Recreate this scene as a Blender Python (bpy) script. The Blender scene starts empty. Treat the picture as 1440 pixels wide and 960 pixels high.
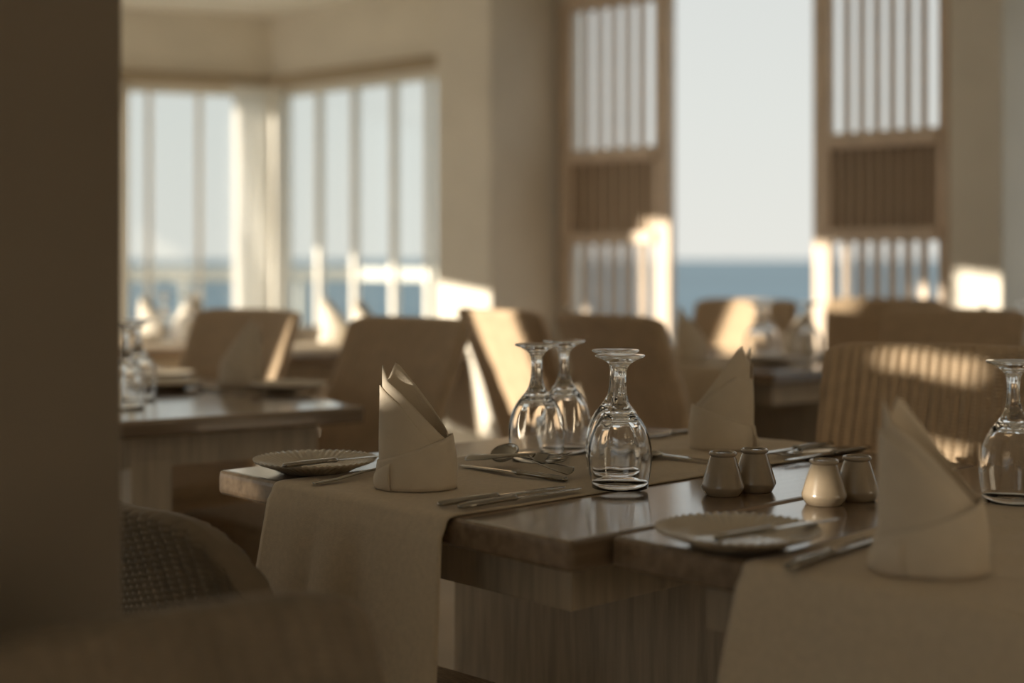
import bpy, bmesh, math, random
import numpy as np
from mathutils import Vector, Matrix
random.seed(7)
SC = bpy.context.scene
COL = SC.collection
R = math.radians

# ------------------------------------------------------------------ camera
cam = bpy.data.cameras.new('camera')
cam_o = bpy.data.objects.new('camera', cam); COL.objects.link(cam_o)
cam_o.location = (0, 0, 1.08); cam_o.rotation_euler = (R(90), 0, 0)
cam.lens = 50; cam.sensor_width = 36; cam.shift_y = -115/1440
cam.clip_start = .05; cam.clip_end = 60000
cam.dof.use_dof = True; cam.dof.focus_distance = 2.06; cam.dof.aperture_fstop = 1.75
SC.camera = cam_o

# ------------------------------------------------------------------ sky
world = bpy.data.worlds.new('sky'); SC.world = world; world.use_nodes = True
wn = world.node_tree; wn.nodes.clear()
w_out = wn.nodes.new('ShaderNodeOutputWorld'); w_bg = wn.nodes.new('ShaderNodeBackground')
w_tc = wn.nodes.new('ShaderNodeTexCoord'); w_sep = wn.nodes.new('ShaderNodeSeparateXYZ')
w_rmp = wn.nodes.new('ShaderNodeValToRGB')
wn.links.new(w_tc.outputs['Generated'], w_sep.inputs[0])
wn.links.new(w_sep.outputs['Z'], w_rmp.inputs[0])
wn.links.new(w_rmp.outputs[0], w_bg.inputs[0]); wn.links.new(w_bg.outputs[0], w_out.inputs[0])
el = w_rmp.color_ramp.elements
el[0].position = 0.0; el[0].color = (.80, .80, .745, 1)
el[1].position = 1.0; el[1].color = (.52, .59, .66, 1)
e = el.new(.10); e.color = (.755, .775, .735, 1)
e = el.new(.30); e.color = (.67, .70, .69, 1)
w_bg.inputs[1].default_value = 1.0

# ------------------------------------------------------------------ low evening sun from the left
SUN_H = Vector((-.90, -.436, 0)); SUN_EL = 9.0
sun = bpy.data.lights.new('sun', 'SUN'); sun.energy = 8.8; sun.color = (1, .89, .72); sun.angle = R(.5)
sun_o = bpy.data.objects.new('sun', sun); COL.objects.link(sun_o)
sd = SUN_H.normalized()*math.cos(R(SUN_EL)) + Vector((0, 0, math.sin(R(SUN_EL))))
sun_o.rotation_euler = sd.to_track_quat('Z', 'Y').to_euler(); sun_o.location = (-8, -3, 4)

SC.cycles.diffuse_bounces = 8; SC.cycles.max_bounces = 16; SC.cycles.transmission_bounces = 16
vs = SC.view_settings
vs.view_transform = 'Standard'; vs.look = 'None'; vs.gamma = 1.0; vs.exposure = 0.0; vs.use_curve_mapping = False

# ================================================================== helpers
def mat(name, col, rough=.5, metal=0, var=0.0, scale=8, stretch=(1, 1, 1), bump=0.0, bscale=40, coat=0, spec=.5, trans=0, ior=1.45, sheen=0):
    m = bpy.data.materials.new(name); m.use_nodes = True
    nt = m.node_tree; b = nt.nodes['Principled BSDF']
    b.inputs['Base Color'].default_value = (*col, 1); b.inputs['Roughness'].default_value = rough
    b.inputs['Metallic'].default_value = metal; b.inputs['Coat Weight'].default_value = coat
    b.inputs['Coat Roughness'].default_value = .12
    b.inputs['Specular IOR Level'].default_value = spec
    b.inputs['Transmission Weight'].default_value = trans; b.inputs['IOR'].default_value = ior
    b.inputs['Sheen Weight'].default_value = sheen
    if var or bump:
        tc = nt.nodes.new('ShaderNodeTexCoord'); mp = nt.nodes.new('ShaderNodeMapping')
        mp.inputs['Scale'].default_value = stretch
        nt.links.new(tc.outputs['Object'], mp.inputs[0])
    if var:
        n = nt.nodes.new('ShaderNodeTexNoise'); n.inputs['Scale'].default_value = scale; n.inputs['Detail'].default_value = 5
        rp = nt.nodes.new('ShaderNodeValToRGB')
        rp.color_ramp.elements[0].position = .3; rp.color_ramp.elements[1].position = .7
        rp.color_ramp.elements[0].color = (*[c*(1-var) for c in col], 1)
        rp.color_ramp.elements[1].color = (*[min(1, c*(1+var)) for c in col], 1)
        nt.links.new(mp.outputs[0], n.inputs['Vector']); nt.links.new(n.outputs[0], rp.inputs[0])
        nt.links.new(rp.outputs[0], b.inputs['Base Color'])
    if bump:
        n2 = nt.nodes.new('ShaderNodeTexNoise'); n2.inputs['Scale'].default_value = bscale; n2.inputs['Detail'].default_value = 4
        bp = nt.nodes.new('ShaderNodeBump'); bp.inputs['Strength'].default_value = bump; bp.inputs['Distance'].default_value = .01
        nt.links.new(mp.outputs[0], n2.inputs['Vector']); nt.links.new(n2.outputs[0], bp.inputs['Height'])
        nt.links.new(bp.outputs[0], b.inputs['Normal'])
    return m

def pane_mat(name, tint, refl):
    m = bpy.data.materials.new(name); m.use_nodes = True
    nt = m.node_tree; nt.nodes.clear()
    o = nt.nodes.new('ShaderNodeOutputMaterial'); mx = nt.nodes.new('ShaderNodeMixShader')
    t = nt.nodes.new('ShaderNodeBsdfTransparent'); g = nt.nodes.new('ShaderNodeBsdfGlossy')
    t.inputs[0].default_value = (*tint, 1); g.inputs['Roughness'].default_value = .02
    mx.inputs[0].default_value = refl
    nt.links.new(t.outputs[0], mx.inputs[1]); nt.links.new(g.outputs[0], mx.inputs[2]); nt.links.new(mx.outputs[0], o.inputs[0])
    return m

def curtain_mat():
    m = bpy.data.materials.new('sheer_curtain'); m.use_nodes = True
    nt = m.node_tree; nt.nodes.clear()
    o = nt.nodes.new('ShaderNodeOutputMaterial'); mx = nt.nodes.new('ShaderNodeMixShader')
    d = nt.nodes.new('ShaderNodeBsdfDiffuse'); t = nt.nodes.new('ShaderNodeBsdfTranslucent')
    d.inputs[0].default_value = (.93, .92, .89, 1); t.inputs[0].default_value = (.97, .965, .95, 1); mx.inputs[0].default_value = .6
    nt.links.new(d.outputs[0], mx.inputs[1]); nt.links.new(t.outputs[0], mx.inputs[2]); nt.links.new(mx.outputs[0], o.inputs[0])
    return m

def glass_mat():
    m = bpy.data.materials.new('clear_glass'); m.use_nodes = True
    b = m.node_tree.nodes['Principled BSDF']
    b.inputs['Base Color'].default_value = (1, 1, 1, 1); b.inputs['Roughness'].default_value = 0
    b.inputs['Transmission Weight'].default_value = 1; b.inputs['IOR'].default_value = 1.5
    return m

M = dict(
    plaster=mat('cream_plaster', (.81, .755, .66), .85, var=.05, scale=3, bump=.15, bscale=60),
    ceiling=mat('ceiling_paint', (.87, .84, .77), .9, var=.03, scale=2),
    floor=mat('floor_tile', (.50, .45, .38), .85, var=.12, scale=3),
    pillar_shaded=mat('shade_toned_pillar', (.20, .165, .125), .8, var=.05, scale=4),  # the near pillar's shadow side is put into this brown
    joinery=mat('window_paint', (.84, .81, .74), .55, var=.04, scale=12),
    shade=mat('roller_blind', (.40, .32, .22), .8, var=.05, scale=20),
    screen=mat('screen_wood', (.70, .57, .45), .55, var=.15, scale=9, stretch=(6, 6, .7)),
    screen_dark=mat('screen_board_wood', (.52, .40, .29), .55, var=.18, scale=9, stretch=(6, 6, .7)),
    screen_back=mat('screen_backing', (.13, .095, .065), .8),
    table=mat('table_wood', (.21, .145, .092), .22, var=.28, scale=7, stretch=(.6, 9, 9), bump=.05, bscale=60, coat=.8),
    leg=mat('table_leg_wood', (.46, .385, .29), .5, var=.2, scale=8, stretch=(8, 8, .7)),
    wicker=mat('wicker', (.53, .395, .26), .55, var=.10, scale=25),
    wicker_shaded=mat('shade_toned_wicker', (.21, .165, .115), .6, var=.10, scale=25),  # wicker copy with the shade on the low chairs put into its colour
    wicker_seat=mat('wicker_seat', (.42, .30, .18), .6, var=.3, scale=50, stretch=(1, 4, 4), bump=.8, bscale=90),
    runner=mat('runner_cloth', (.60, .50, .37), .9, var=.06, scale=120, bump=.15, bscale=400, sheen=.15),
    napkin=mat('napkin_cloth', (.68, .59, .47), .9, var=.03, scale=40, bump=.12, bscale=500, sheen=.15),
    white_napkin=mat('white_napkin_cloth', (.78, .72, .62), .9, var=.03, scale=40, sheen=.15),
    white_cloth=mat('white_tablecloth', (.66, .56, .44), .9, var=.03, scale=40),
    steel=mat('cutlery_steel', (.33, .305, .265), .10, metal=1),
    ceramic=mat('shaker_ceramic', (.33, .26, .18), .25, var=.05, scale=60, coat=1),
    plate=mat('plate_ceramic', (.55, .48, .38), .2, var=.02, scale=20, coat=.6),
    hole=mat('shaker_cap', (.16, .12, .08), .4),
    glass=glass_mat(),
    pane=pane_mat('window_glass', (.97, .985, .98), .05),
    sheer=curtain_mat(),
    rail=mat('railing_paint', (.74, .72, .66), .5),
    terrace=mat('terrace_stone', (.66, .61, .53), .8, var=.08, scale=2),
    sea=mat('sea_water', (.17, .25, .30), .5, var=.20, scale=.06, stretch=(.12, 1, 1), bump=.3, bscale=.4, spec=.12),
)

def link(o, parent=None):
    COL.objects.link(o)
    if parent is not None: o.parent = parent
    return o
def tag(o, label=None, cat=None, group=None, kind=None):
    if label: o['label'] = label
    if cat: o['category'] = cat
    if group: o['group'] = group
    if kind: o['kind'] = kind
    return o
def empty(name, loc, rz=0):
    o = bpy.data.objects.new(name, None); o.empty_display_size = .05
    o.location = loc; o.rotation_euler = (0, 0, rz); return link(o)
def mesh(name, verts, faces, m, smooth=False):
    me = bpy.data.meshes.new(name); me.from_pydata([tuple(v) for v in verts], [], faces)
    me.materials.append(M[m]); me.update()
    if smooth:
        me.polygons.foreach_set('use_smooth', [True]*len(me.polygons))
    return me
def obj(name, me, parent=None, loc=(0, 0, 0), rot=(0, 0, 0)):
    o = bpy.data.objects.new(name, me); o.location = loc; o.rotation_euler = rot
    return link(o, parent)
def merge(parts):
    V, F = [], []
    for v, f in parts:
        k = len(V); V += list(v); F += [[i+k for i in q] for q in f]
    return V, F
def bxp(c, s):
    x, y, z = c; a, b, h = s[0]/2, s[1]/2, s[2]/2
    V = [(x+i*a, y+j*b, z+k*h) for k in (-1, 1) for j in (-1, 1) for i in (-1, 1)]
    F = [[0, 2, 3, 1], [4, 5, 7, 6], [0, 1, 5, 4], [2, 6, 7, 3], [0, 4, 6, 2], [1, 3, 7, 5]]
    return V, F
def bevelled(name, c, s, m, r=.004, seg=2, smooth=True):
    v, f = bxp(c, s); me = mesh(name, v, f, m)
    bm = bmesh.new(); bm.from_mesh(me)
    bmesh.ops.bevel(bm, geom=bm.edges[:], offset=min(r, min(s)*.45), segments=seg, profile=.6, affect='EDGES', clamp_overlap=True)
    bm.to_mesh(me); bm.free()
    return me
def lathe(prof, n=48, flute=None, cap0=False, cap1=False):
    V, F = [], []
    for (r, z) in prof:
        for i in range(n):
            a = 2*math.pi*i/n
            dr, dz = flute(a, r, z) if flute else (0, 0)
            V.append(((r+dr)*math.cos(a), (r+dr)*math.sin(a), z+dz))
    for j in range(len(prof)-1):
        for i in range(n):
            k = (i+1) % n
            F.append([j*n+i, j*n+k, (j+1)*n+k, (j+1)*n+i])
    if cap0: F.append([i for i in range(n)][::-1])
    if cap1: F.append([(len(prof)-1)*n+i for i in range(n)])
    return V, F
def sweep(stations, n=10):
    """stations (x, half width, half height, z centre[, y centre]) -> tube along x"""
    V, F = [], []
    for s in stations:
        x, w, h, zc = s[:4]; yc = s[4] if len(s) > 4 else 0
        for i in range(n):
            a = 2*math.pi*i/n
            V.append((x, yc+w*math.cos(a), zc+h*math.sin(a)))
    for j in range(len(stations)-1):
        for i in range(n):
            k = (i+1) % n
            F.append([j*n+i, j*n+k, (j+1)*n+k, (j+1)*n+i])
    F.append(list(range(n))[::-1]); F.append([(len(stations)-1)*n+i for i in range(n)])
    return V, F
def vec(p): return Vector((p[0], p[1], 0))
class Frame:
    """a straight line on plan: origin p, unit direction d; local x along it, local y to its left"""
    def __init__(s, p, d):
        s.p = vec(p); s.d = vec(d).normalized(); s.rz = math.atan2(s.d.y, s.d.x)
    def w(s, k, off=0):
        q = s.p + s.d*k + Vector((-s.d.y, s.d.x, 0))*off
        return (q.x, q.y, 0)
def grid_wall(x0, x1, z0, z1, th, holes):
    """solid wall along local x (thickness centred on y=0) with rectangular openings, as joined blocks"""
    xs = sorted({x0, x1, *[h[0] for h in holes], *[h[1] for h in holes]})
    zs = sorted({z0, z1, *[h[2] for h in holes], *[h[3] for h in holes]})
    parts = []
    for a, b in zip(xs, xs[1:]):
        run = None
        for c, d in zip(zs, zs[1:]):
            mx, mz = (a+b)/2, (c+d)/2
            solid = not any(h[0] < mx < h[1] and h[2] < mz < h[3] for h in holes)
            if solid: run = [c, d] if run is None else [run[0], d]
            if (not solid or d == zs[-1]) and run:
                parts.append(bxp(((a+b)/2, 0, (run[0]+run[1])/2), (b-a, th, run[1]-run[0]))); run = None
    return merge(parts)
def tri(poly, z, m, name, flip=False):
    V = [(x, y, z) for x, y in poly]
    return mesh(name, V, [list(range(len(V)))[::-1 if flip else 1]], m)

# ================================================================== the room
CEIL = 2.62
F_DIR = (.741, -.671)                                    # the sea-front wall runs this way (to the right, nearer)
front = Frame((.29, 7.43), F_DIR)
def ku(u):                                               # distance along the sea front seen in that direction
    m_ = (u-720)/2000
    return (7.43*m_-.29)/(.741+.671*m_)
bay_l = Frame((-1.52, 9.15), (-.92, -.39))
bay_r = Frame((-1.52, 9.15), (.745, -.667))
room = [(-4.7, -2.6), (3.3, -2.6), (3.3, 4.71), (-1.52, 9.15), (-4.7, 7.80)]

def slab(name, poly, z0, z1, m):
    n = len(poly)
    V = [(x, y, z0) for x, y in poly]+[(x, y, z1) for x, y in poly]
    F = [list(range(n))[::-1], list(range(n, 2*n))]+[[i, (i+1) % n, n+(i+1) % n, n+i] for i in range(n)]
    return tag(obj(name, mesh(name, V, F, m)), kind='structure')
slab('floor', room, -.12, 0, 'floor')
slab('ceiling', [(-4.8, -2.7), (3.4, -2.7), (3.4, 4.75), (-1.5, 9.28), (-4.8, 7.86)], CEIL, CEIL+.15, 'ceiling')

# left wall (behind the frame edge): openings added to shape the low sun's patches
SUN_GAPS = [(-.635, -.485, 1.640, 1.702), (-.21, -.03, 1.665, 1.718), (-.16, .08, 1.825, 1.875), (.02, .22, 1.462, 1.500), (2.07, 2.385, .1, 2.18), (2.80, 3.02, .1, 2.12), (3.28, 4.52, .1, 2.24), (4.80, 5.38, .1, 1.74), (5.60, 7.25, .1, 1.78), (7.25, 7.78, .1, 2.56)]
v, f = grid_wall(-2.6, 7.85, 0, CEIL, .16, SUN_GAPS)
tag(obj('wall_left', mesh('wall_left', v, f, 'plaster'), None, (-4.7, 0, 0), (0, 0, R(90))), kind='structure')
# back wall and right wall, both with unseen openings added for fill light
v, f = grid_wall(-4.7, 3.3, 0, CEIL, .16, [(-4.4, -1.3, .4, 2.4)])
tag(obj('wall_back', mesh('wall_back', v, f, 'plaster'), None, (0, -2.6, 0)), kind='structure')
v, f = grid_wall(-2.6, 4.8, 0, CEIL, .16, [(3.5, 4.3, .3, 2.2)])
tag(obj('wall_right', mesh('wall_right', v, f, 'plaster'), None, (3.3, 0, 0), (0, 0, R(90))), kind='structure')
# bay, left side: window up to 2.18
v, f = grid_wall(-.06, 3.5, 0, CEIL, .14, [(.05, .98, .12, 2.18), (1.15, 3.1, .12, 2.18)])
tag(obj('wall_bay_left', mesh('wall_bay_left', v, f, 'plaster'), None, bay_l.w(0), (0, 0, bay_l.rz)), kind='structure')
# bay, right side, runs straight on into the sea front with its wide openings
off0 = (vec(front.p)-vec(bay_r.p)).length
kA, kB, kC, kD = ku(792), ku(950), ku(1150), ku(1338)
v, f = grid_wall(-.06, 6.6, 0, CEIL, .14, [(.07, 1.62, .12, 2.18), (off0+kA, off0+kB, .0, 2.44), (off0+kB, off0+kC, 0, 2.44), (off0+kC, off0+kD, 0, 2.44), (off0+kD+.5, 6.2, .3, 2.3)])
tag(obj('wall_sea', mesh('wall_sea', v, f, 'plaster'), None, bay_r.w(0), (0, 0, bay_r.rz)), kind='structure')

def window(name, fr, k0, k1, z0, z1, mullions, off=0):
    root = tag(empty(name, fr.w(k0, off), fr.rz), kind='structure')
    L = k1-k0
    v, f = merge([bxp((L/2, 0, z1-.03), (L, .07, .06)), bxp((L/2, 0, z0+.04), (L, .07, .08)),
                  bxp((.025, 0, (z0+z1)/2), (.05, .07, z1-z0)), bxp((L-.025, 0, (z0+z1)/2), (.05, .07, z1-z0))])
    obj('window_frame', mesh('window_frame', v, f, 'joinery'), root)
    edges = [k0]+mullions+[k1]
    for k in mullions:
        obj('mullion', bevelled('mullion', (k-k0, 0, (z0+z1)/2), (.032, .05, z1-z0-.1), 'joinery'), root)
    for a, b in zip(edges, edges[1:]):
        v, f = bxp(((a+b)/2-k0, 0, (z0+z1)/2), (b-a-.05, .008, z1-z0-.12))
        obj('pane', mesh('pane', v, f, 'pane'), root)
    return root
window('window_1', bay_l, .05, .98, .12, 2.18, [.49, .80])
window('window_2', bay_r, .07, 1.62, .12, 2.18, [.435, .765, 1.109, 1.40])
window('window_3', bay_l, 1.15, 3.1, .12, 2.18, [1.6, 2.1, 2.6])
# rolled blind boxes over the bay windows
for nm, fr, a, b, s in (('trim_1', bay_l, .0, 3.2, -1), ('trim_2', bay_r, .05, 1.66, -1)):
    o = obj(nm, bevelled(nm, ((a+b)/2, 0, 2.20), (b-a, .07, .07), 'shade', .015, 3), None, fr.w(0, .10 if fr is bay_l else -.10), (0, 0, fr.rz)); tag(o, kind='structure')
# corner post of the bay
o = obj('trim_3', bevelled('trim_3', (0, 0, 1.1), (.13, .13, 2.2), 'joinery', .01), None, (-1.50, 9.04, 0), (0, 0, bay_r.rz)); tag(o, kind='structure')

# gathered sheer curtain at the corner
nx, nz = 90, 12
V, F = [], []
for j in range(nz+1):
    for i in range(nx+1):
        t = i/nx; z = .10+(2.05)*j/nz
        V.append((.02+.25*t, .035*math.sin(t*math.pi*2*5.5+.5)*(1-.25*j/nz)+.008*math.sin(t*31+j), z))
for j in range(nz):
    for i in range(nx):
        a = j*(nx+1)+i; F.append([a, a+1, a+nx+2, a+nx+1])
cur = empty('sheer_curtain', bay_l.w(.03, .15), bay_l.rz)
tag(cur, 'white gathered sheer curtain hanging at the corner of the bay windows', 'curtain')
obj('drape', mesh('drape', V, F, 'sheer', True), cur)
v, f = sweep([(0, .01, .01, 2.165), (.3, .01, .01, 2.165)]); obj('curtain_rod', mesh('curtain_rod', v, f, 'joinery', True), cur)

# pillars
def pillar(name, fr, k0, k1, o0, o1, m):
    L = k1-k0
    o = obj(name, bevelled(name, (L/2, (o0+o1)/2, CEIL/2), (L, abs(o1-o0), CEIL), m, .012, 3), None, fr.w(k0), (0, 0, fr.rz))
    return o
front_room = Frame((-.057, 7.043), F_DIR)
p = pillar('pillar', front, -.392-.06, -.063, -.52, -.02, 'plaster')
tag(p, 'cream plastered pillar between the bay windows and the slatted screens', 'pillar')
p2 = pillar('pillar', front, 2.346, 2.557, -.52, -.02, 'plaster')
tag(p2, 'narrow cream pillar with a sunlit patch right of the wider screen', 'pillar')
# shade-toned pillar close to the camera at the left edge
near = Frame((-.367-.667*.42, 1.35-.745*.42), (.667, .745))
pn = pillar('pillar', near, 0, .42, .0, .14, 'pillar_shaded')
tag(pn, 'brown shade-toned pillar standing close by at the left edge', 'pillar')

# slatted screens in the sea front
def screen(name, label, u0, u1, ins0, ins1, n_top, n_mid, n_low, w_top, w_low):
    k0, k1 = ku(u0), ku(u1); L = k1-k0
    root = tag(empty(name, front.w(k0, -.02), front.rz), label, 'screen', 'slatted wooden screens')
    a, b = ku(u0+ins0)-k0, ku(u1-ins1)-k0
    D = .05
    obj('stile', bevelled('stile', (a/2, 0, 1.22), (a, D, 2.40), 'screen'), root)
    obj('stile', bevelled('stile', ((b+L)/2, 0, 1.22), (L-b, D, 2.40), 'screen'), root)
    for z, h in ((2.40, .08), (1.605, .07), (1.19, .06), (.08, .14)):
        obj('rail', bevelled('rail', ((a+b)/2, -.012, z), (b-a+.02, D+.025, h), 'screen'), root)
    W = b-a
    def slats(n, w, z0, z1, m, name='slat', y=0):
        me = bevelled(name, (0, 0, (z0+z1)/2), (w, .022, z1-z0), m, .003)
        for i in range(n):
            obj(name, me, root, (a+W*(i+1)/(n+1), y, 0))
    slats(n_top, w_top, 1.64, 2.36, 'screen')
    slats(n_low, w_low, .15, 1.16, 'screen')
    me = bevelled('board', (0, 0, 1.395), (W/n_mid-.019, .018, .35), 'screen_dark', .004)
    for i in range(n_mid): obj('board', me, root, (a+W*(i+.5)/n_mid, 0, 0))
    v, f = bxp(((a+b)/2, .016, 1.395), (W, .008, .35)); obj('backing', mesh('backing', v, f, 'screen_back'), root)
    return root
screen('slatted_screen', 'narrow slatted wooden screen between the plastered pillar and the sea opening', 794, 949, 16, 22, 5, 8, 5, .040, .050)
screen('slatted_screen', 'wide slatted wooden screen right of the open sea view', 1150, 1337, 24, 12, 6, 11, 6, .033, .036)

# outside: terrace, railing, sea
slab('terrace', [(-14, 5.0), (9, -3), (9, 5), (2.5, 8.4), (-.8, 11.4), (-14, 8.2)], -.3, -.13, 'terrace')
seam = mesh('sea', [(-40000, -40000, -7), (40000, -40000, -7), (40000, 40000, -7), (-40000, 40000, -7)], [[0, 1, 2, 3]], 'sea')
tag(obj('sea', seam), 'calm blue sea stretching to the horizon', 'sea', kind='structure')
rl = tag(empty('railing', (-1.2, 10.9, -.13)), 'white terrace railing outside the bay windows before the sea', 'railing')
pts = [(-5.2, 9.35), (-1.2, 10.9), (.12, 9.72)]
for a, b in zip(pts, pts[1:]):
    fr = Frame(a, (b[0]-a[0], b[1]-a[1])); L = (vec(b)-vec(a)).length
    fr2 = Frame((a[0]+1.2, a[1]-10.9), (b[0]-a[0], b[1]-a[1]))
    for z, h in ((1.10, .09), (.22, .04)):
        obj('top_rail' if z > 1 else 'bottom_rail', bevelled('rail_bar', (L/2, 0, z), (L, .06, h), 'rail', .01), rl, fr2.w(0), (0, 0, fr2.rz))
    n = max(2, round(L/.9)); me = bevelled('post', (0, 0, .54), (.05, .05, 1.08), 'rail')
    for i in range(n): obj('post', me, rl, fr2.w(L*(i+.5)/n), (0, 0, fr2.rz))

# ================================================================== furniture builders
_cache = {}
def table(label, A, th, L, W, H=.75):
    """A = plan corner; the long side runs along th, the width goes to its right"""
    d1 = Vector((math.cos(th), math.sin(th), 0)); d2 = Vector((d1.y, -d1.x, 0))
    c = vec(A)+d1*L/2+d2*W/2
    root = tag(empty('dining_table', (c.x, c.y, 0), th), label, 'table', 'wooden dining tables')
    key = ('table', L, W, H)
    if key not in _cache:
        _cache[key] = (bevelled('tabletop', (0, 0, H-.019), (L, W, .038), 'table', .009, 3),
                       bevelled('apron', (0, 0, H-.075), (L-.16, W-.16, .07), 'leg', .003),
                       bevelled('pedestal', (0, 0, (H-.11)/2+.045), (.09, W*.80, H-.155), 'leg', .006),
                       bevelled('foot', (0, 0, .0225), (L*.52, W*.84, .045), 'leg', .006))
    a, b, c_, d_ = _cache[key]
    obj('tabletop', a, root); obj('apron', b, root); obj('pedestal', c_, root); obj('foot', d_, root)
    return root
def ST(A, th):
    d1 = Vector((math.cos(th), math.sin(th), 0)); d2 = Vector((d1.y, -d1.x, 0))
    return lambda s, t: tuple((vec(A)+d1*s+d2*t)[:2])

def runner(label, A, th, L, t0, t1, hang0, hang1, m='runner', seed=0, H=.75):
    """cloth lying along the table and hanging over both ends"""
    rnd = random.Random(seed); ph = [rnd.uniform(0, 6) for _ in range(8)]
    W = t1-t0; r = .011; arc = r*math.pi/2
    S = []                                              # arc-length stations -> (x, z, hang amount)
    n1 = 22
    for i in range(n1, 0, -1): S.append((-r, H+.0005-r-hang0*i/n1, i/n1, -1))
    for i in range(5): a = math.pi/2*i/4; S.append((-r*math.cos(a), H+.0005-r+r*math.sin(a), 0, -1))
    nn = 90
    for i in range(1, nn): S.append((L*i/nn, H+.0005, 0, 0))
    for i in range(5): a = math.pi/2*i/4; S.append((L+r*math.sin(a), H+.0005-r+r*math.cos(a), 0, 1))
    for i in range(1, n1+1): S.append((L+r, H+.0005-r-hang1*i/n1, i/n1, 1))
    nw = 44; V, F = [], []
    for (x, z, hg, side) in S:
        for j in range(nw+1):
            t = j/nw; y = -(t-.5)*W
            X, Y, Z = x, y, z
            if side == 0:
                w = .0016*(1+math.sin(y*38+x*9+ph[0]+1.5*math.sin(x*7)))*(.5+.5*math.sin(x*13+ph[1]))
                w += .0011*(1+math.sin((x*.8+y)*55+ph[2]))*max(0, math.sin(x*6+ph[3]))
                Z += max(0, w)
            if hg > 0:
                fold = (.016*math.sin(t*9+ph[4])+.010*math.sin(t*17+ph[5]))*hg
                X += side*(.006+.03*hg+abs(fold)+.3*fold)
                Y += (t-.5)*-.06*hg*W/.36 + .012*hg*math.sin(t*7+ph[6])
            V.append((X, Y, Z))
    ns = len(S)
    for i in range(ns-1):
        for j in range(nw):
            a = i*(nw+1)+j; F.append([a, a+1, a+nw+2, a+nw+1])
    me = mesh('table_runner', V, F, m, True)
    d1 = Vector((math.cos(th), math.sin(th), 0)); d2 = Vector((d1.y, -d1.x, 0))
    c = vec(A)+d2*(t0+t1)/2
    o = obj('table_runner', me, None, (c.x, c.y, 0), (0, 0, th))
    sm = o.modifiers.new('thickness', 'SOLIDIFY'); sm.thickness = .0022; sm.offset = 1
    return tag(o, label, 'table runner', 'table runners')

LEAN = .36
def back_panel(kind):
    """woven backrest: ribs and strands are real relief"""
    key = ('back', kind); low, arched = kind != 'tall', kind == 'rounded'
    if key in _cache: return _cache[key]
    z0, z1, hw = .40, (.765 if arched else .80 if low else .925), (.19 if arched else .235)
    p_, r_ = .0185, .0068 if not arched else .0085
    na, nb = 120, int((z1-z0)/r_*4)
    a = np.linspace(-1, 1, na); b = np.linspace(0, 1, nb)
    A_, B_ = np.meshgrid(a, b)
    zt = z1-(.12*np.abs(A_)**6 if arched else .018*np.abs(A_)**10)
    def side(sg):
        Z = z0+(zt-z0)*B_
        X = A_*hw*(1-.05*(1-B_)) 
        th = .021*np.sqrt(np.clip(1-np.abs(A_)**24, 0, 1))*np.sqrt(np.clip(1-np.clip((B_-.955)/.045, 0, 1)**2.2, 0, 1))
        rib = X/p_
        d = .0060*np.abs(np.sin(np.pi*rib))**.8+.0016*np.sin(2*np.pi*Z/r_+np.pi*np.floor(rib))
        d = d*np.clip(th/.004, 0, 1)
        Y = -.205-LEAN*(Z-.42)-.05*np.clip(Z-.7, 0, 1)+.045*A_**2+sg*(th+d)
        return X, Y, Z
    Xf, Yf, Zf = side(1); Xb, Yb, Zb = side(-1)
    P = np.concatenate([np.stack([Xf, Yf, Zf], -1), np.stack([Xb, Yb, Zb], -1)[:, ::-1]], 1)
    n = 2*na; rows = nb
    idx = np.arange(rows*n).reshape(rows, n)
    q = np.stack([idx[:-1], np.roll(idx, -1, 1)[:-1], np.roll(idx, -1, 1)[1:], idx[1:]], -1).reshape(-1, 4)[:, ::-1]
    me = bpy.data.meshes.new('backrest'); Vn = P.reshape(-1, 3)
    me.vertices.add(len(Vn)); me.vertices.foreach_set('co', Vn.ravel().astype(np.float32))
    me.loops.add(q.size); me.loops.foreach_set('vertex_index', q.ravel().astype(np.int32))
    me.polygons.add(len(q)); me.polygons.foreach_set('loop_start', np.arange(0, q.size, 4, dtype=np.int32))
    me.materials.append(M['wicker_shaded' if low else 'wicker']); me.update(calc_edges=True); me.validate()
    me.polygons.foreach_set('use_smooth', [True]*len(me.polygons))
    _cache[key] = me
    return me
def chair(label, top, facing, kind='tall', group='wicker dining chairs'):
    """top = plan position of the middle of the backrest's upper edge"""
    f_ = vec(facing).normalized(); ztop = {'tall': .925, 'low': .80, 'rounded': .765}[kind]
    back = .205+LEAN*(ztop-.42)+.05*max(0, ztop-.7)
    o = vec(top)+f_*back
    root = tag(empty('wicker_chair', (o.x, o.y, 0), math.atan2(f_.y, f_.x)-math.pi/2), label, 'chair', group)
    obj('backrest', back_panel(kind), root)
    if 'seat' not in _cache:
        _cache['seat'] = bevelled('seat', (0, 0, .425), (.46, .44, .05), 'wicker_seat', .02, 3)
        _cache['skirt'] = bevelled('skirt', (0, 0, .365), (.43, .40, .08), 'wicker_seat', .012, 2)
        v, f = lathe([(.017, 0), (.021, .02), (.024, .36)], 14, cap0=True, cap1=True); _cache['cleg'] = mesh('leg', v, f, 'leg', True)
    obj('seat', _cache['seat'], root); obj('skirt', _cache['skirt'], root)
    for sx in (-1, 1):
        for sy in (-1, 1): obj('leg', _cache['cleg'], root, (sx*.185, sy*.17, 0))
    return root

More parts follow.
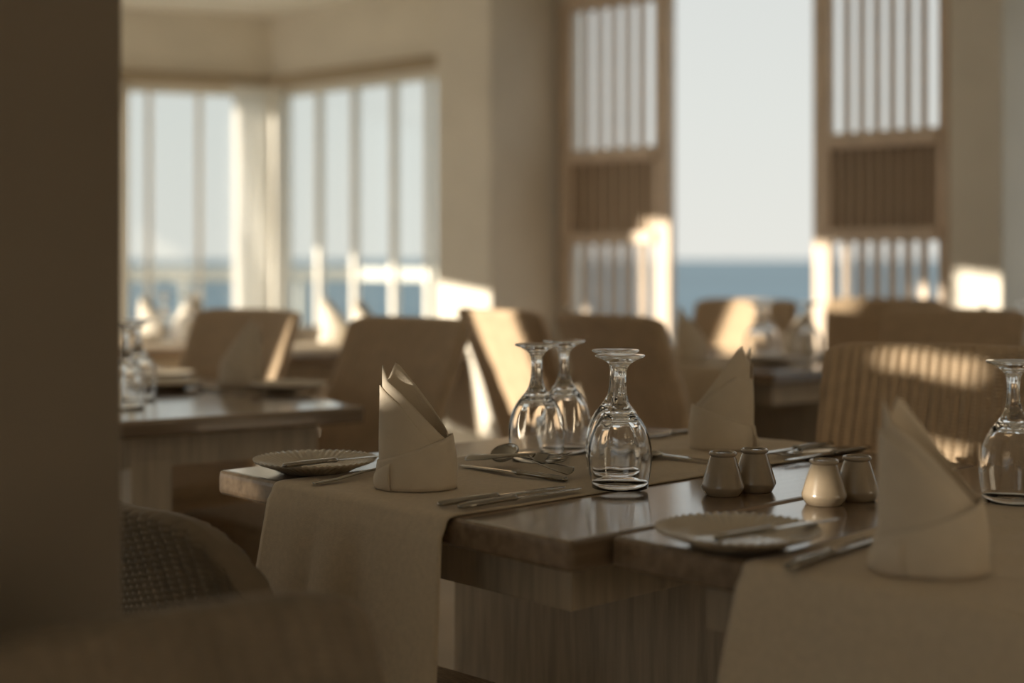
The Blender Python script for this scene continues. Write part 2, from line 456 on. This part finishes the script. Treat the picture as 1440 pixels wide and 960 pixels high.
# ------------------------------------------------------------------ tableware
def glass_parts(sc=1.0):
    if 'glass' in _cache: return _cache['glass']
    # upside-down goblet: rim on the table, foot in the air
    out_b = [(.0398, 0), (.0415, .010), (.0446, .028), (.0458, .044), (.0450, .058), (.0420, .072), (.0368, .086), (.0300, .097), (.0225, .106), (.0168, .1135)]
    in_b = [(.0150, .1025), (.0220, .1000), (.0288, .0945), (.0356, .0850), (.0409, .0710), (.0439, .0575), (.0448, .0440), (.0436, .0280), (.0405, .0100), (.0389, 0)]
    # facets: bowl wall gently panelled like pressed glass
    def pan(a, r, z): return (.0005*math.cos(8*a)*min(1, max(0, (z-.02)/.05)) if r > .02 else 0, 0)
    vi, fi = lathe(in_b[:], 64); k = len(vi)
    vo, fo = lathe(out_b, 64, pan)
    V, F = merge([(vi, fi), (vo, fo)])
    n = 64; apex = len(V); V.append((0, 0, .1035))
    for i in range(n):
        F.append([apex, (i+1) % n, i])
        a0, b0 = (len(in_b)-1)*n+i, (len(in_b)-1)*n+(i+1) % n
        F.append([a0, b0, k+(i+1) % n, k+i])
    def fix(V, F, nm):
        me = mesh(nm, V, F, 'glass', True)
        bm = bmesh.new(); bm.from_mesh(me); bmesh.ops.recalc_face_normals(bm, faces=bm.faces[:]); bm.to_mesh(me); bm.free()
        return me
    # outline as one closed skin, split into bowl / stem / foot along shared rings
    st = [(.0168, .1135), (.0120, .122), (.0095, .133), (.0082, .147), (.0080, .158), (.0092, .167), (.0125, .1735)]
    ft = [(.0125, .1735), (.0180, .1785), (.0260, .1830), (.0345, .1862), (.0360, .1878), (.0350, .1893), (.0250, .1890), (.0120, .1880)]
    def fac(a, r, z): return (.0006*math.cos(8*a) if .12 < z < .17 else 0, 0)
    sv, sf = lathe(st, 64, fac)
    fv, ff = lathe(ft, 64); ap = len(fv); fv.append((0, 0, .1876)); b = (len(ft)-1)*64
    for i in range(64): ff.append([b+i, b+(i+1) % 64, ap])
    whole = mesh('tmp', *merge([(V, F), (sv, sf), (fv, ff)]), 'glass', True)
    bm = bmesh.new(); bm.from_mesh(whole)
    nb, nsf = len(F), len(sf)
    lay = bm.faces.layers.int.new('part'); bm.faces.ensure_lookup_table()
    for i, fc in enumerate(bm.faces): fc[lay] = 0 if i < nb else (1 if i < nb+nsf else 2)
    bmesh.ops.remove_doubles(bm, verts=bm.verts[:], dist=1e-5)
    bmesh.ops.recalc_face_normals(bm, faces=bm.faces[:])
    res = []
    for q, nm in enumerate(('bowl', 'stem', 'foot')):
        c = bm.copy(); l2 = c.faces.layers.int['part']
        bmesh.ops.delete(c, geom=[x for x in c.faces if x[l2] != q], context='FACES')
        me = bpy.data.meshes.new(nm); c.to_mesh(me); c.free(); me.materials.append(M['glass'])
        me.polygons.foreach_set('use_smooth', [True]*len(me.polygons)); res.append((nm, me))
    bm.free()
    _cache['glass'] = res
    return res
def wine_glass(label, xy, z, group='upturned wine glasses', rz=0, s=1.0):
    root = tag(empty('wine_glass', (xy[0], xy[1], z), rz), label, 'wine glass', group); root.scale = (s, s, s)
    for nm, me in glass_parts(): obj(nm, me, root)
    return root

def shaker(label, xy, z, group='ceramic shakers'):
    if 'shaker' not in _cache:
        b = [(.0225, 0), (.0250, .001), (.0300, .0105), (.0305, .0130), (.0298, .0160), (.0240, .0350), (.0185, .0520), (.0170, .0545)]
        v, f = lathe(b, 40, cap0=True); body = mesh('body', v, f, 'ceramic', True)
        r = [(.0165, .0540), (.0190, .0560), (.0198, .0580), (.0192, .0600), (.0175, .0608), (.0160, .0600), (.0155, .0585)]
        v, f = lathe(r, 40); rim = mesh('rim', v, f, 'ceramic', True)
        v, f = lathe([(.0160, .0580), (.0120, .0588), (.004, .0592), (.0005, .0592)], 32, cap1=True); cap = mesh('cap', v, f, 'ceramic', True)
        holes = []
        for i in range(5):
            a = 2*math.pi*i/5; rr = .0065
            vv, ff2 = lathe([(.0011, .0584), (.0011, .05945)], 8, cap1=True)
            holes.append(([(x+rr*math.cos(a), y+rr*math.sin(a), zz) for x, y, zz in vv], ff2))
        v, f = merge(holes); ho = mesh('holes', v, f, 'hole')
        _cache['shaker'] = (body, rim, cap, ho)
    body, rim, cap, ho = _cache['shaker']
    root = tag(empty('ceramic_shaker', (xy[0], xy[1], z)), label, 'shaker', group)
    obj('body', body, root); obj('rim', rim, root); c = obj('cap', cap, root); obj('holes', ho, c)
    return root

def plate(label, xy, z, group='fluted side plates', s=1.0):
    if 'plate' not in _cache:
        top = [(.001, .006), (.030, .006), (.052, .0062), (.058, .0085), (.064, .0125), (.075, .0165), (.088, .0205), (.0945, .0225)]
        bot = [(.0955, .0218), (.0945, .0195), (.088, .0165), (.075, .0118), (.064, .0075), (.056, .003), (.050, .0012), (.046, 0), (.040, .001), (.001, .002)]
        def flute(a, r, z):
            k = max(0, (r-.058)/.036)
            return (.0005*k*math.cos(52*a), .0010*min(1, k*1.6)*math.cos(52*a)) if k > 0 else (0, 0)
        v, f = lathe(top+bot, 312, flute); _cache['plate'] = mesh('side_plate', v, f, 'plate', True)
        _cache['plate'].materials[0] = M['plate']
    o = obj('side_plate', _cache['plate'], None, (xy[0], xy[1], z)); o.scale = (s, s, s)
    return tag(o, label, 'plate', group)

def cut_meshes(kind):
    if kind in _cache: return _cache[kind]
    if kind == 'knife':                                   # 0.23 long, handle at x=0
        h = sweep([(0, .003, .002, .004), (.004, .0075, .0038, .0045), (.03, .0082, .0043, .0048), (.075, .0068, .0040, .0048), (.092, .0058, .0038, .0046), (.097, .0072, .0045, .0046), (.101, .0068, .0040, .0044)], 14)
        bl = [(.100, .0050, .0020, .0040), (.106, .0078, .0010, .0038), (.15, .0095, .0009, .0034), (.20, .0098, .0008, .0030), (.222, .0070, .0007, .0028), (.230, .0018, .0005, .0028)]
        parts = [('handle', h), ('blade', sweep(bl, 10))]
    elif kind == 'fork':
        h = sweep([(0, .004, .0012, .0018), (.004, .0085, .0016, .002), (.04, .0072, .0018, .003), (.09, .0036, .0018, .0075), (.12, .0030, .0018, .0095), (.135, .0046, .0015, .0085)], 12)
        tl = [sweep([(.131, .0050, .0013, .0090), (.142, .0110, .0010, .0060), (.155, .0122, .0009, .0035), (.158, .0118, .0008, .0034)], 12)]
        for i in range(4):
            y = -.0096+.0064*i
            tl.append(sweep([(.155, .0021, .0010, .0034, y), (.175, .0017, .0009, .0030, y), (.192, .0013, .0008, .0055, y*.97), (.200, .0005, .0005, .0078, y*.95)], 8))
        parts = [('handle', h), ('tines', merge(tl))]
    else:                                                 # spoon
        h = sweep([(0, .004, .0012, .0018), (.004, .0085, .0016, .002), (.04, .0070, .0018, .003), (.09, .0036, .0018, .0075), (.125, .0030, .0018, .0095), (.138, .0045, .0014, .0080)], 12)
        V, F = [], []; n1, n2 = 8, 28
        for j in range(n1+1):
            q = j/n1
            for i in range(n2):
                a = 2*math.pi*i/n2
                V.append((.163+.030*q*math.cos(a), .0205*q*math.sin(a)*(1-.10*math.cos(a)), .0010+.0082*q*q))
        for j in range(n1):
            for i in range(n2):
                k = (i+1) % n2; F.append([j*n2+i, j*n2+k, (j+1)*n2+k, (j+1)*n2+i])
        k = len(V); V += [(x, y, z-.0011) for x, y, z in V[:k]]
        F += [[i+k for i in q[::-1]] for q in F[:]]
        o_ = n1*n2
        for i in range(n2): F.append([o_+i, o_+(i+1) % n2, k+o_+(i+1) % n2, k+o_+i][::-1])
        parts = [('handle', h), ('bowl', (V, F))]
    _cache[kind] = [(nm, mesh(nm, *p_, 'steel', True)) for nm, p_ in parts]
    return _cache[kind]
LEN = dict(knife=.23, fork=.20, spoon=.193)
def cutlery(kind, label, a, b, z, group='steel cutlery', tilt=0, roll=0, length=None):
    """handle end at a, pointing to b (plan positions)"""
    d = vec(b)-vec(a); s = (length or LEN[kind])/LEN[kind]
    nm = {'knife': 'table_knife', 'fork': 'dinner_fork', 'spoon': 'dessert_spoon'}[kind]
    root = tag(empty(nm, (a[0], a[1], z)), label, kind, group)
    root.rotation_euler = (R(roll), -R(tilt), math.atan2(d.y, d.x)); root.scale = (s, s, s)
    for n_, me in cut_meshes(kind): obj(n_, me, root)
    return root

def napkin_parts(m):
    key = ('napkin', m)
    if key in _cache: return _cache[key]
    rx, ry = .054, .040
    def layer(p0, p1, sc, H, n=60, nz=20, wob=0, bulge=0, zb=0):
        V, F = [], []
        for i in range(n+1):
            ph = R(p0+(p1-p0)*i/n); c, s_ = math.cos(ph), math.sin(ph)
            h = H(c*rx*sc)
            for j in range(nz+1):
                k = j/nz; z = zb+(h-zb)*k
                tp = 1-.16*max(0, c)*z/.18-.03*z/.18                 # right side narrows upward
                tpy = 1-.55*(z/.18)**1.3
                q = 1+wob*math.sin(3*ph+z*60)+bulge*math.sin(math.pi*min(1, k))
                V.append((rx*sc*c*tp*q, ry*sc*s_*tpy*q, z))
        for i in range(n):
            for j in range(nz):
                a = i*(nz+1)+j; F.append([a, a+nz+1, a+nz+2, a+1])
        return V, F
    def ln(pts):
        def H(x):
            if x <= pts[0][0]: return pts[0][1]
            for (a, ha), (b, hb) in zip(pts, pts[1:]):
                if x <= b: return ha+(hb-ha)*(x-a)/(b-a)
            return pts[-1][1]
        return H
    front1 = layer(178, 345, 1.0, ln([(-.054, .146), (-.045, .138), (-.025, .122), (0, .092), (.027, .062), (.05, .050)]), wob=.006)
    front2 = layer(186, 352, .93, ln([(-.052, .178), (-.0485, .172), (-.041, .152), (-.02, .135), (.01, .105), (.042, .073), (.055, .06)]), wob=.008)
    back1 = layer(-14, 196, .90, ln([(-.05, .150), (-.042, .155), (-.033, .178), (-.025, .172), (-.005, .147), (.02, .115), (.044, .083), (.055, .07)]), wob=.008)
    back2 = layer(-5, 182, 1.0, ln([(-.054, .120), (-.02, .125), (.02, .098), (.05, .066)]), wob=.006)
    cuff = layer(150, 505, 1.05, lambda x: .040+.036*(x+.054)/.108, n=90, nz=10, wob=.012, bulge=.04)
    # the loose end of the cuff folds out as a lip at the left
    lip = layer(150, 235, 1.10, lambda x: .030+.010*math.sin((x+.05)*60), n=30, nz=8, wob=.03, bulge=.06)
    out = []
    for nm, p_ in (('front_fold', merge([front1])), ('middle_fold', merge([front2])), ('back_fold', merge([back1, back2])), ('cuff', merge([cuff, lip]))):
        out.append((nm, mesh(nm, *p_, m, True)))
    _cache[key] = out
    return out
def napkin(label, xy, z, rz, m='napkin', s=1.0, group='folded napkins'):
    root = tag(empty('folded_napkin', (xy[0], xy[1], z), rz), label, 'napkin', group); root.scale = (s, s, s)
    for nm, me in napkin_parts(m):
        o = obj(nm, me, root); sm = o.modifiers.new('thickness', 'SOLIDIFY'); sm.thickness = .0016; sm.offset = 0
    return root

# ================================================================== main pair of tables
TH = R(43); A1 = (-.462, 2.233); ZT = .75; ZR = .7545
st = ST(A1, TH)
L1, W1 = .93, .78
table('wooden dining table with wine glasses standing on its grey-brown runner', A1, TH, L1, W1)
A2 = st(.06, W1+.006)
table('wooden dining table nearest the camera, holding the plate at the right', A2, TH, L1, W1)
runner('grey-brown cloth runner under the four sharp wine glasses', A1, TH, L1, .172, .566, .285, .20, seed=3)
runner('grey-brown cloth runner under the large blurred napkin at the right', A2, TH, L1, .205, .575, .285, .2, seed=5)

napkin('folded cloth napkin standing at the left end of the table by the wine glasses', st(.104, .366), ZR, R(0))
napkin('folded cloth napkin standing behind the left pair of shakers', st(.755, .40), ZR, R(180))
napkin('large blurred folded napkin standing close by in the right foreground', st(.152, 1.158), ZR, R(-4), s=1.02)

wine_glass('upturned wine glass nearest the camera in the middle of the runner', (.1545, 2.035), ZR)
wine_glass('upturned wine glass right behind the nearest one, almost hidden by it', (.1565, 2.150), ZR, rz=.2)
wine_glass('upturned wine glass at the back left, beside the spoon', (.040, 2.305), ZR, rz=.1)
wine_glass('upturned wine glass half hidden behind the back left one', (.088, 2.405), ZR, rz=.3)
wine_glass('upturned wine glass cut off by the right edge before the wicker chair', st(.617, 1.007), ZR, rz=.1)

shaker('front shaker of the left pair on the bare wood', st(.393, .690), ZT)
shaker('rear shaker of the left pair, behind its twin', st(.452, .700), ZT)
shaker('front shaker of the right pair with a sunlit patch', st(.432, .832), ZT)
shaker('rear shaker of the right pair, beside the blurred napkin', st(.495, .842), ZT)

plate('fluted side plate at the left corner of the table', st(.098, .124), ZT)
plate('fluted side plate in front of the shakers', st(.122, .928), ZT)
cutlery('knife', 'butter knife lying on the side plate at the left corner', st(.0, .182), st(.18, .190), ZT+.022, tilt=0, length=.21)
cutlery('knife', 'butter knife lying on the side plate before the shakers', st(.03, .968), st(.225, .982), ZT+.0225, length=.215)

cutlery('knife', 'outer of the two parallel knives at the front of the runner', st(.022, .553), st(.26, .549), ZR+.001)
cutlery('knife', 'inner of the two parallel knives at the front of the runner', st(.016, .519), st(.266, .524), ZR+.001)
cutlery('fork', 'fork left of the standing napkin, its handle towards the hanging cloth', st(.006, .252), st(.19, .236), ZR+.001)
cutlery('knife', 'dessert knife lying across the runner under the spoon', st(.286, .487), st(.276, .264), ZR+.001, length=.225)
cutlery('spoon', 'dessert spoon with its dark bowl raised over the dessert knife', (.090, 2.095), (-.009, 2.226), ZR+.012, tilt=2, roll=-38)
cutlery('fork', 'dessert fork with its prongs up beside the front wine glass', (-.072, 2.245), (.090, 2.125), ZR+.012, tilt=4, roll=32)

cutlery('knife', 'far knife lying behind the front wine glasses', st(.92, .244), st(.735, .222), ZR+.001)
cutlery('spoon', 'spoon half hidden behind the front wine glass', st(.63, .25), st(.565, .405), ZR+.001)
cutlery('knife', 'bright knife pointing out from behind the front wine glass', st(.585, .30), st(.598, .49), ZR+.001)
cutlery('knife', 'knife lying right of the rear napkin, handle outward', st(.915, .515), st(.68, .50), ZR+.001)
cutlery('fork', 'fork lying between the rear napkin and the wicker chair', st(.915, .548), st(.72, .540), ZR+.001)
cutlery('knife', 'steel knife on the runner edge behind the right pair of shakers', st(.925, .583), st(.70, .592) if False else st(.70, .575), ZT+.0045)
cutlery('knife', 'blurred knife pointing at the large napkin in the right foreground', st(.035, 1.060), st(.25, 1.030), ZR+.001)

# chairs of the main tables
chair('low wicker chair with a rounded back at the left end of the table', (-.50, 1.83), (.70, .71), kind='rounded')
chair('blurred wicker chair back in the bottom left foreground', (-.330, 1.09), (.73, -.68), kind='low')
chair('wide wicker chair at the right with sun flecks on its back', (.824, 2.63), (-.5, -.87))

# ================================================================== tables on the left
TL = R(33); d1L = Vector((math.cos(TL), math.sin(TL), 0)); d2L = Vector((d1L.y, -d1L.x, 0))
cnr = Vector((-.33, 3.2, 0))
AL1 = tuple((cnr-d1L*.93-d2L*.78)[:2]); AL2 = tuple((cnr-d1L*.93-d2L*(.78*2+.006))[:2])
sL = ST(AL1, TL)
table('dark wooden table at the left with the shaded napkin on it', AL1, TL, .93, .78)
table('dark wooden table pushed up behind the left one, in front of a sunlit chair', AL2, TL, .93, .78)
napkin('shaded folded napkin standing on the left table before a sunlit chair', (-.70, 3.68), ZT+.001, R(180))
plate('dark plate beside the shaded napkin on the left table', (-.56, 3.56), ZT)
plate('plate left of the shaded napkin, nearer of two', (-.885, 3.62), ZT)
plate('plate left of the shaded napkin, farther of two', (-.97, 3.92), ZT)
cutlery('knife', 'dark knife leaning out from under the shaded napkin', (-.80, 3.62), (-.66, 3.48), ZT+.001)
wine_glass('upturned wine glass at the dark pillar, nearer of the two there', (-.862, 3.17), ZT+.0005)
wine_glass('upturned wine glass at the dark pillar, farther of the two there', (-.885, 3.36), ZT+.0005)
chair('wicker chair seen from the front between the napkin and the cream pillar', (-.243, 3.86), (-.70, -.71))
chair('sunlit wicker chair behind the shaded napkin on the left', (-.80, 4.50), (-.62, -.78))

# ================================================================== tables on the right
TR = R(36.9); d1R = Vector((.8, .6, 0)); d2R = Vector((.6, -.8, 0))
AR1 = tuple((Vector((.55, 4.45, 0))-d2R*.36)[:2]); AR2 = tuple((Vector((.55, 4.45, 0))-d2R*1.083)[:2])
sR = ST(AR1, TR); sR2 = ST(AR2, TR)
table('wooden table before the sea opening, behind the pointed napkin', AR1, TR, .70, .72)
table('wooden table farther back towards the sea opening', AR2, TR, .70, .72)
runner('brown cloth runner hanging off the table before the sea opening', AR1, TR, .70, .18, .54, .26, .2, seed=11)
runner('brown cloth runner on the table farther back by the sea opening', AR2, TR, .70, .18, .54, .26, .2, seed=12)
napkin('blurred folded napkin at the left, below the sea view', sR2(.10, .40), ZR, R(20))
napkin('blurred folded napkin below the sea view, right one of the two there', sR(.09, .28), ZR, R(30))
napkin('blurred fanned napkin before the left post of the wide screen', sR(.58, .30), ZR, R(200))
wine_glass('upturned wine glass gleaming before the sea, left one of the far table', (.80, 4.62), ZR)
wine_glass('upturned wine glass just behind the gleaming one on the far table', (.86, 4.80), ZR)
wine_glass('upturned wine glass gleaming before the post of the wide screen', (.965, 4.62), ZT+.0045)
plate('plate on the table before the sea opening', (.80, 4.48), ZR)
plate('plate at the right end of the table before the sea opening', (1.10, 4.69), ZT)
chair('wicker chair seen from behind with a slanting band of sunlight', (-.085, 4.52), (.84, .54))
chair('wicker chair seen from behind right of the wine glasses', (.235, 4.08), (.82, .57))
chair('wicker chair half in sunlight directly below the sea view', (.96, 5.66), (-.68, -.73))
chair('wicker chair standing before the wide slatted screen', (1.52, 5.80), (-.30, -.95))
chair('shaded wicker chair in front of the narrow sunlit pillar', (1.445, 4.585), (-.62, -.78))
# last table at the right edge
AF = (1.52, 4.86)
table('wooden table at the right edge behind the shaded wicker chair', AF, R(15), .80, .70)
napkin('dark napkin tip showing above the shaded chair, left of two', (1.60, 4.93), ZT+.001, R(185))
napkin('dark napkin tip showing above the shaded chair, right of two', (1.70, 4.80), ZT+.001, R(175), s=.93)
wine_glass('upturned wine glass at the right edge beside the shaded chair, nearer one', (1.68, 4.66), ZT+.0005)
wine_glass('upturned wine glass at the right edge beside the shaded chair, farther one', (1.79, 4.86), ZT+.0005)

# ================================================================== tables in the bay
AB1 = (-1.10, 5.55); AB2 = (-2.05, 5.75)
table('table in the bay right of the curtain, with white napkins', AB1, R(20), .75, .70)
table('table in the bay left of the curtain, with white napkins', AB2, R(20), .75, .70)
runner('pale cloth runner hanging from the bay table right of the curtain', AB1, R(20), .75, .06, .64, .3, .3, 'white_cloth', seed=21)
runner('pale cloth runner hanging from the bay table left of the curtain', AB2, R(20), .75, .06, .64, .3, .3, 'white_cloth', seed=22)
napkin('sunlit white napkin in the bay, beside the leaning chair, left of two', (-.70, 5.62), ZR, R(10), 'white_napkin')
napkin('sunlit white napkin in the bay, beside the leaning chair, right of two', (-.575, 5.55), ZR, R(-15), 'white_napkin')
napkin('sunlit white napkin in the bay at far left', (-1.50, 5.92), ZR, R(10), 'white_napkin')
napkin('sunlit white napkin in the bay below the window mullion', (-1.32, 5.80), ZR, R(170), 'white_napkin', s=1.1)
wine_glass('upturned wine glass glinting in the bay, left one', (-1.40, 5.72), ZR)
wine_glass('upturned wine glass glinting in the bay, right one', (-1.28, 5.62), ZR)
plate('plate on the bay table at far left', (-1.50, 5.68), ZR)
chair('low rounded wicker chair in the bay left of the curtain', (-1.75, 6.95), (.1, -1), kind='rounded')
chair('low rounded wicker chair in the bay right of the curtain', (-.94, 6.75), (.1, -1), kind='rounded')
